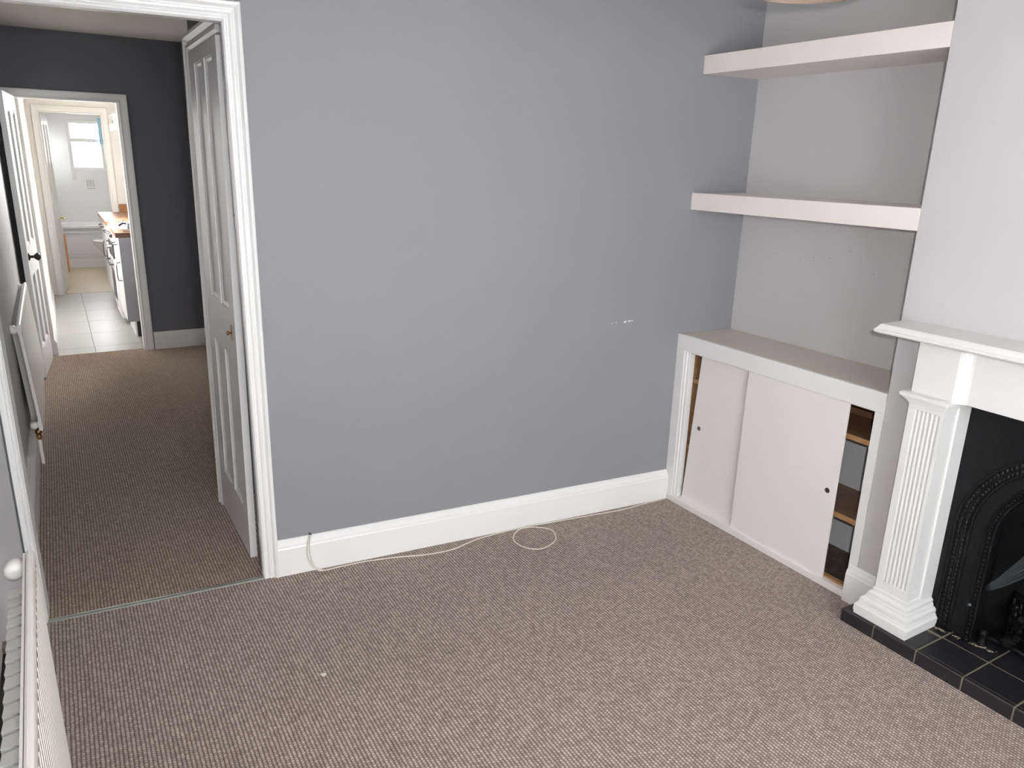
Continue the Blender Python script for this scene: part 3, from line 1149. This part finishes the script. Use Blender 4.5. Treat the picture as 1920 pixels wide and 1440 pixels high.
# plate = outer rectangle with arch hole, built as a strip between the arch and a rectangle
outer = []
for (y, z) in arch:
    if z <= AZ + .001:
        outer.append((PY1 - .004 if y > YCN else 2 * YCN - PY1 + .004, z))
    else:
        dy, dz = (y - YCN), (z - AZ)
        w = abs(PY1 - .004 - YCN)
        hgt = .893 - AZ
        t = min(w / max(abs(dy), 1e-6), hgt / max(abs(dz), 1e-6))
        outer.append((YCN + dy * t, AZ + dz * t))
plate = []
for x in (IX, IX + .02):
    pass
vs = [(IX, y, z) for y, z in outer] + [(IX + .004, y, z) for y, z in arch] + [(IX + .05, y, z) for y, z in arch]
n = len(arch)
fs = [(i, i + 1, n + i + 1, n + i) for i in range(n - 1)] + [(n + i, n + i + 1, 2 * n + i + 1, 2 * n + i) for i in range(n - 1)]
# corner fills
m.add(vs, fs)
cz = .893
for sgn in (1, -1):
    cy = YCN + sgn * abs(PY1 - .004 - YCN)
    best = [p for p in outer if abs(p[1] - cz) < 1e-4 and (p[0] - YCN) * sgn > 0]
    side = [p for p in outer if abs(p[0] - cy) < 1e-4]
    a = max(best, key=lambda p: (p[0] - YCN) * sgn)
    b = max(side, key=lambda p: p[1])
    m.add([(IX, cy, cz), (IX, a[0], a[1]), (IX, b[0], b[1])], [(0, 1, 2)])
m.build('face_plate', BLACK, ins)
# firebox
m = MB()
pr = [(IX + .05, AY), (2.24, AY * .62)]
for (xa, wa), (xb, wb) in zip(pr[:-1], pr[1:]):
    ra = [(xa, YCN + (y - YCN) * wa / AY, z) for y, z in arch]
    rb = [(xb, YCN + (y - YCN) * wb / AY, .06 + (z - .06) * .9) for y, z in arch]
    m.rings([ra, rb], closed=False)
    m.add(rb, [tuple(range(len(rb)))])
m.build('firebox', IRON, ins)


def arch_path(ay, ah, az=AZ, z0=.055, n=60, x=IX):
    P = [(x, YCN + ay, z0 + (az - z0) * i / 24) for i in range(24)]
    P += [(x, YCN + ay * math.cos(math.pi * k / n), az + ah * math.sin(math.pi * k / n)) for k in range(n + 1)]
    P += [(x, YCN - ay, az - (az - z0) * i / 24) for i in range(1, 25)]
    return P


# outer ornamental band: raised roll with leaf lumps
m = MB()
m.tube(arch_path(.400, .355), .006, 6)
m.tube(arch_path(.352, .325), .005, 6)
m.build('arch_moulding', BLACK, ins, smooth=True)
m = MB()
P = arch_path(.376, .340, n=70)
for i in range(1, len(P) - 1):
    for s_ in (-1, 1):
        p, q = Vector(P[i]), Vector(P[i + 1])
        t = (q - p).normalized()
        nrm = Vector((0, -t.z, t.y))
        c = p + nrm * .009 * s_ + t * (.004 * s_)
        m.sphere((IX - .001, c.y, c.z), .0075, .7, .9, 1.3, 6, 4, .25)
o = m.build('leaf_ornament', BLACK, ins)
o['kind'] = 'stuff'
# beaded inner arch
m = MB()
P = arch_path(.288, .278, n=64, x=IX - .002)
for p in P:
    m.sphere(p, .0055, 1, 1, 1, 6, 4)
o = m.build('beading', BLACK, ins, smooth=True)
o['kind'] = 'stuff'
m = MB()
m.tube(arch_path(.277, .267, x=IX), .004, 6)
m.tube(arch_path(.302, .290, x=IX - .001), .003, 6)
m.build('arch_moulding', BLACK, ins, smooth=True)
# curved ribbed leaf castings each side of the grate
for sg in (1, -1):
    m = MB()
    for k in range(6):
        f = k / 5
        pts = []
        for i in range(9):
            t = i / 8
            y = -1.655 - .175 * t - .0 * f
            z = .262 + .018 * f * (1 - t) + (.20 + .13 * f) * (t ** 1.15)
            x = 1.995 - .035 * math.sin(t * 2.2) - .004 * math.sin(f * math.pi)
            pts.append((x, y, z))
        m.tube(pts, [.003 + .0035 * (i / 8) for i in range(9)], 6)
    m.build('ribbed_leaf', STEEL, ins, mir(sg), smooth=True)
# grate: bowed front with rough cast relief, bars, feet
m = MB()
for zz, r in ((.085, .012), (.195, .009), (.235, .010)):
    pts = []
    for i in range(25):
        t = -1 + 2 * i / 24
        pts.append((2.125 - .075 * (1 - t * t) ** .8 if abs(t) < 1 else 2.125, YCN + t * .235, zz))
    m.tube(pts, r, 8)
for i in range(15):
    t = -.93 + 1.86 * i / 14
    x = 2.125 - .075 * (1 - t * t) ** .8
    m.tube([(x, YCN + t * .235, .085), (x - .006, YCN + t * .235, .15), (x, YCN + t * .235, .235)], .0075, 6)
gr = m.build('grate', BLACK, ins, smooth=True)
m = MB()
for i in range(120):
    t = random.uniform(-.97, .97)
    x = 2.125 - .075 * (1 - t * t) ** .8
    m.sphere((x - .004, YCN + t * .235, random.uniform(.075, .20)), random.uniform(.008, .018), .7, 1, 1, 6, 4, .3)
o = m.build('cast_relief', BLACK, gr)
o['kind'] = 'stuff'
for sg in (1, -1):
    m = MB()
    m.lathe([(.016, .0502), (.018, .060), (.011, .070), (.013, .085), (.017, .095), (.008, .11)], (2.020, -1.668, 0), 'z', 12)
    m.build('grate_foot', BLACK, gr, mir(sg), smooth=True)
    m = MB()
    m.tube([(2.040, -1.655, .072), (2.050, -1.69, .074), (2.052, -1.75, .076), (2.050, -1.83, .076)], .010, 8)
    m.build('fender_bar', BLACK, gr, mir(sg), smooth=True)
for sg in (1, -1):
    m = MB()
    m.lathe([(.001, -.010), (.006, -.009), (.008, -.004), (.008, .002)], (IX, -1.62, .19), 'x', 10)
    m.build('stud', STEEL, ins, mir(sg), smooth=True)
# ash bed and coals inside
m = MB()
for i in range(70):
    m.sphere((2.07 + random.uniform(-.08, .07), YCN + random.uniform(-.19, .19), .13 + random.uniform(-.02, .07)), random.uniform(.018, .034), 1, 1, .8, 7, 5, .25)
o = m.build('coals', IRON, ins)
o['kind'] = 'stuff'

# ================================================================== PENDANT SHADE at the top of the frame
ps = thing('pendant_lampshade', 'tan drum lampshade whose rim just dips into the top edge of the frame', 'lampshade', (1.08, -1.39, 2.0))
m = MB()
seg = 40
rr_ = [[(1.08 + r * math.cos(2 * math.pi * k / seg), -1.39 + r * math.sin(2 * math.pi * k / seg), z) for k in range(seg)] for r, z in ((.128, 2.0), (.131, 2.0), (.119, 2.17), (.116, 2.17), (.128, 2.0))]
m.rings(rr_, cap=False)
m.build('shade', SHADE, ps, smooth=True)
m = MB()
m.tube([(1.08, -1.39, 2.16), (1.08, -1.39, H1)], .003, 8)
m.build('cord', CABLE, ps)
m = MB()
m.lathe([(.012, 2.09), (.018, 2.10), (.018, 2.15), (.008, 2.17)], (1.08, -1.39, 0), 'z', 14)
m.build('lamp_holder', CABLE, ps)
m = MB()
for k in range(3):
    a = k * 2.094
    m.tube([(1.08, -1.39, 2.15), (1.08 + .117 * math.cos(a), -1.39 + .117 * math.sin(a), 2.165)], .0015, 6)
m.build('spider_frame', CHROME, ps)

# small rounded bump at far skirting corner
m = MB()
m.sphere((.445, YF - .045, .045), .03, .8, .9, 1.5, 12, 8)
tag(m.build('floor_pipe_boss', FIN, smooth=True), 'small grey rounded stub on the floor at the far skirting corner', 'pipe stub')

# ================================================================== KITCHEN CONTENTS
XU = -.085                       # front of the base units
YU = 4.60


def bow_handle(root, y, z0, z1, horiz=False, y2=None):
    h = MB()
    if horiz:
        h.tube([(XU - .001, y, z0), (XU - .030, y, z0), (XU - .034, y + .02, z0), (XU - .034, y2 - .02, z0), (XU - .030, y2, z0), (XU - .001, y2, z0)], .0045, 8)
    else:
        h.tube([(XU - .001, y, z0), (XU - .028, y, z0 + .004), (XU - .034, y, z0 + .03), (XU - .034, y, z1 - .03), (XU - .028, y, z1 - .004), (XU - .001, y, z1)], .0045, 8)
    h.build('handle', DARKP, root)


units = []
for i, (a, b, lab) in enumerate(((YU, 5.20, 'white kitchen base unit at the near end of the worktop, grey end panel showing'),
                                 (5.82, 6.42, 'white kitchen base unit just beyond the cooker'),
                                 (6.42, 7.18, 'last white kitchen base unit beside the bathroom doorway'))):
    u = thing('kitchen_base_unit', lab, 'kitchen unit', ((XU + .55) / 2, (a + b) / 2, 0), 'kitchen base units')
    m = MB()
    m.box(XU + .02, XKR - .004, a, b, .145, .878)
    m.build('carcass', KUNIT, u, bevel=.002)
    m = MB()
    m.box(XU, XU + .018, a + .002, b - .002, .150, .720)
    dr = m.build('door', KUNIT, u, bevel=.002)
    bow_handle(dr, a + .07, .50, .66)
    m = MB()
    m.box(XU, XU + .018, a + .002, b - .002, .725, .872)
    dw = m.build('drawer', KUNIT, u, bevel=.002)
    bow_handle(dw, a + .2, .80, .80, True, b - .2)
    if i:
        m = MB()
        m.box(XU + .055, XU + .07, a, b, 0.001, .145)
        m.build('plinth', KUNIT, u)
    else:
        m = MB()
        m.box(XU + .055, XU + .068, a + .0, b, 0.001, .145)
        m.build('plinth', KUNIT, u)
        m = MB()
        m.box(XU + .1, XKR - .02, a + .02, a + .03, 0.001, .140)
        m.build('plinth_shade_sheet', PLINTH_SHADE, u)  # black sheet painting in the shade of the recess under the unit
        m = MB()
        m.box(XU + .07, XU + .1, a + .02, a + .05, 0.001, .145)
        m.build('leg', DARKP, u)
        m = MB()
        m.box(XU + .001, XKR - .006, a - .014, a - .001, .145, .877)
        m.build('end_panel', ENDP, u)
ck = thing('cooker', 'white free-standing cooker with dark handles between two kitchen units', 'cooker', (.25, 5.51, 0))
m = MB()
m.box(XU - .005, XKR - .02, 5.21, 5.81, .06, .905)
m.build('body', KUNIT, ck, bevel=.004)
m = MB()
m.box(XU - .020, XU - .005, 5.24, 5.78, .14, .60)
ov = m.build('oven_door', CERAM, ck, bevel=.003)
m = MB()
m.box(XU - .022, XU - .0195, 5.32, 5.70, .22, .50)
m.build('oven_glass', DARKP, ov)
m = MB()
m.tube([(XU - .02, 5.27, .565), (XU - .05, 5.28, .565), (XU - .05, 5.74, .565), (XU - .02, 5.75, .565)], .008, 8)
m.build('oven_handle', DARKP, ov)
m = MB()
m.box(XU - .018, XU - .005, 5.24, 5.78, .62, .76)
gd = m.build('grill_door', DARKP, ck, bevel=.003)
m = MB()
m.tube([(XU - .018, 5.27, .74), (XU - .048, 5.28, .74), (XU - .048, 5.74, .74), (XU - .018, 5.75, .74)], .008, 8)
m.build('grill_handle', CHROME, gd)
for k in range(6):
    m = MB()
    m.lathe([(.018, 0), (.018, -.012), (.012, -.026), (.001, -.026)], (XU - .005, 5.29 + k * .088, .83), 'x', 12)
    m.build('control_knob', CHROME if k % 2 else DARKP, ck, smooth=True)
m = MB()
m.box(XU + .01, XKR - .08, 5.23, 5.79, .905, .915)
m.build('hob_plate', CERAM, ck, bevel=.002)
for (x, y) in ((.08, 5.37), (.08, 5.65), (.33, 5.37), (.33, 5.65)):
    m = MB()
    m.lathe([(.05, .915), (.05, .925), (.03, .932), (.001, .932)], (x, y, 0), 'z', 16)
    m.build('burner', DARKP, ck)
    m = MB()
    for a in range(4):
        q = a * math.pi / 2 + .4
        m.tube([(x + .09 * math.cos(q), y + .09 * math.sin(q), .918), (x + .085 * math.cos(q), y + .085 * math.sin(q), .945), (x + .02 * math.cos(q), y + .02 * math.sin(q), .945)], .004, 6)
    m.build('pan_support', DARKP, ck)
# worktops
m = MB()
m.box(XU - .02, XKR, YU - .005, 5.205, .8785, .920)
wt = tag(m.build('worktop', OAKW, bevel=.003), 'brown wooden worktop on the near kitchen unit, dark end facing the doorway', 'worktop', 'kitchen worktops')
m = MB()
m.box(XU - .02, XKR, YU - .008, YU - .005, .8785, .920)
m.build('end_trim', WORKEND, wt)
m = MB()
m.box(XU - .02, XKR, 5.815, 7.18, .8785, .920)
tag(m.build('worktop', OAKW, bevel=.003), 'brown wooden worktop beyond the cooker running up to the far wall', 'worktop', 'kitchen worktops')
m = MB()
m.box(.125, XKR - .001, 7.155, 7.1995, .921, 1.005)
tag(m.build('wooden_upstand', OAKW, bevel=.002), 'brown wooden upstand along the kitchen far wall above the worktop', 'upstand')
# tray with dark pan
tr = thing('enamel_tray', 'pale shallow tray on the near end of the brown worktop', 'tray', (.10, 4.82, .92))
m = MB()
m.rings([[(x, y, z) for x, y in ((a, b), (c, b), (c, d), (a, d))] for a, c, b, d, z in ((-.03, .33, 4.68, 4.98, .9205), (-.045, .345, 4.665, 4.995, .945), (-.05, .35, 4.66, 5.0, .947), (-.04, .34, 4.67, 4.99, .943), (-.025, .325, 4.685, 4.975, .926))])
m.build('tray_body', CERAM, tr)
pn = thing('saucepan', 'small dark purple pan standing in the pale tray on the worktop', 'pan', (.09, 4.83, .927))
m = MB()
m.lathe([(.001, .929), (.070, .929), (.085, .940), (.088, .985), (.091, .987), (.084, .987), (.080, .945), (.001, .936)], (.09, 4.83, 0), 'z', 24)
m.build('pan_body', PURPLE, pn, smooth=True)
m = MB()
m.tube([(.01, 4.83, .98), (-.02, 4.82, .982), (-.055, 4.80, .965)], [.008, .009, .010], 8)
m.build('pan_handle', PURPLE, pn, smooth=True)
# extractor hood
hd = thing('extractor_hood', 'small white and grey box mounted high on the kitchen right side', 'extractor hood', (.35, 6.3, 1.83))
m = MB()
m.prism([(6.02, 1.83), (6.62, 1.83), (6.62, 1.93), (6.02, 1.93)], .125, XKR - .001, 'x')
m.build('hood_body', ENDP, hd, bevel=.002)
m = MB()
m.box(.085, .125, 6.02, 6.62, 1.79, 1.945)
m.build('hood_front', CERAM, hd, bevel=.003)
m = MB()
m.box(.082, .085, 6.10, 6.14, 1.86, 1.885)
m.build('switch', DARKP, hd)
# wall tiles of kitchen far wall right of the doorway
for r in range(4):
    for c in range(2):
        t = MB()
        x0 = .13 + c * .235
        t.box(x0, x0 + .232, YK - .007, YK, 1.010 + r * .303, 1.010 + r * .303 + .300)
        t.build('wall_tile', WTILE, wkf)

# ================================================================== BATHROOM CONTENTS
bd = thing('bathroom_door', 'white bathroom door ajar, edge-on, with bright brass lever handles', 'door', (-.53, 7.6, 0))
hx2, hy2, nx2, ny2 = -.530, 7.285, -.468, 7.89
dv2 = Vector((nx2 - hx2, ny2 - hy2, 0))
W2 = dv2.length
dv2.normalize()
nn2 = Vector((dv2.y, -dv2.x, 0))
if nn2.x > 0:
    nn2 = -nn2


def bdm(u, d, z):
    return (hx2 + dv2.x * u + nn2.x * d, hy2 + dv2.y * u + nn2.y * d, z + .01)


panel_door(bd, W2, 1.95, .036, [(.10, .27, .20, .80), (.10, .27, 1.0, 1.85), (.345, .51, .20, .80), (.345, .51, 1.0, 1.85)], bdm, WHITE, .018)
for side_ in (1, -1):
    m = MB()
    base = Vector(bdm(W2 - .06, 0 if side_ > 0 else .036, .80))
    ax = -nn2 * side_
    p1 = base + ax * .045
    m.tube([base, p1, p1 - dv2 * .09], .007, 8)
    m.sphere(p1 - dv2 * .10, .013)
    m.build('lever_handle', BRASS2, bd, smooth=True)
bt = thing('bathtub', 'white bathtub with panelled front below the bathroom window', 'bath', (0, 9.8, 0))
BX0, BX1, BY0, BY1, BZ = XBL + .001, XBR - .001, 9.45, YB - .009, .575
m = MB()


def rrect(x0, x1, y0, y1, z, r, n=4):
    out = []
    for cx, cy, a0 in ((x1 - r, y1 - r, 0), (x0 + r, y1 - r, 90), (x0 + r, y0 + r, 180), (x1 - r, y0 + r, 270)):
        for k in range(n + 1):
            a = math.radians(a0 + 90 * k / n)
            out.append((cx + r * math.cos(a), cy + r * math.sin(a), z))
    return out


m.rings([rrect(BX0, BX1, BY0, BY1, BZ - .03, .004), rrect(BX0, BX1, BY0, BY1, BZ, .006), rrect(BX0 + .07, BX1 - .07, BY0 + .07, BY1 - .07, BZ, .12),
         rrect(BX0 + .09, BX1 - .09, BY0 + .09, BY1 - .09, BZ - .03, .12), rrect(BX0 + .16, BX1 - .16, BY0 + .14, BY1 - .14, .20, .12)])
m.build('tub', CERAM, bt)
m = MB()
m.box(BX0, BX1, BY0 + .02, BY0 + .035, .002, BZ - .03)
bp_ = m.build('bath_panel', KUNIT, bt)
m = MB()
for x0, x1 in ((BX0 + .02, -.15), (-.12, .30)):
    for q, d in ((0, .008), (.03, .004)):
        m.box(x0 + q, x1 - q, BY0 + .02 - d, BY0 + .02, .15 + q, .165 + q)
        m.box(x0 + q, x1 - q, BY0 + .02 - d, BY0 + .02, .475 - q, .49 - q)
        m.box(x0 + q, x0 + q + .015, BY0 + .02 - d, BY0 + .02, .165 + q, .475 - q)
        m.box(x1 - q - .015, x1 - q, BY0 + .02 - d, BY0 + .02, .165 + q, .475 - q)
m.box(BX0, BX1, BY0 + .005, BY0 + .02, .002, .10)
m.build('panel_trim', KUNIT, bp_)
tl = thing('toilet', 'white toilet pan jutting from the right in front of the bath', 'toilet', (.25, 8.95, 0))
m = MB()


def egg(cx, cy, a, b, z, n=20):
    return [(cx - a * math.cos(2 * math.pi * k / n) * (1.0 if math.cos(2 * math.pi * k / n) > 0 else .75), cy + b * math.sin(2 * math.pi * k / n), z) for k in range(n)]


m.rings([egg(.21, 8.95, .16, .10, .001), egg(.21, 8.95, .14, .09, .12), egg(.17, 8.95, .18, .13, .25), egg(.14, 8.95, .255, .18, .37), egg(.14, 8.95, .26, .185, .40)])
m.build('pan', CERAM, tl, smooth=True)
m = MB()
m.rings([egg(.14, 8.95, .265, .19, .402), egg(.14, 8.95, .27, .195, .412), egg(.14, 8.95, .262, .188, .43), egg(.14, 8.95, .22, .15, .435)])
m.build('lid', CERAM, tl, smooth=True)
m = MB()
m.box(.36, .615, 8.75, 9.15, .40, .76)
m.build('cistern', CERAM, tl, bevel=.015)
# orange board standing between door and bath
m = MB()
m.box(-.462, -.435, 9.10, 9.14, .001, .50)
tag(m.build('pine_board', ORANGEW, bevel=.002), 'narrow orange-brown board standing by the bathroom door edge', 'board')
# decorated tile
dt = thing('decorated_tile', 'small picture tile with grey strokes on the wall under the bathroom window', 'tile', (-.02, YB - .012, 1.04))
m = MB()
m.box(-.085, .045, YB - .012, YB - .0085, 1.035, 1.19)
m.build('tile_body', WTILE, dt)
m = MB()
for k in range(5):
    x = -.065 + k * .021
    m.box(x, x + .008, YB - .0128, YB - .0121, 1.075, 1.175)
m.box(-.07, .03, YB - .0128, YB - .0121, 1.050, 1.058)
m.build('tile_print', PICT, dt)
# blue curtain strip at the right of the bathroom window
m = MB()
rows = []
for i in range(9):
    z = 2.03 - .36 * i / 8
    rows.append([(.165 + .011 * j + .002 * math.sin(i), YB - .03 + .008 * math.sin(j * 1.9), z) for j in range(6)] + [(.165 + .011 * j, YB - .026 + .008 * math.sin(j * 1.9), z) for j in range(5, -1, -1)])
m.rings(rows)
tag(m.build('blue_curtain', BLUEC, smooth=True), 'narrow pale blue curtain hanging at the right of the bathroom window', 'curtain')
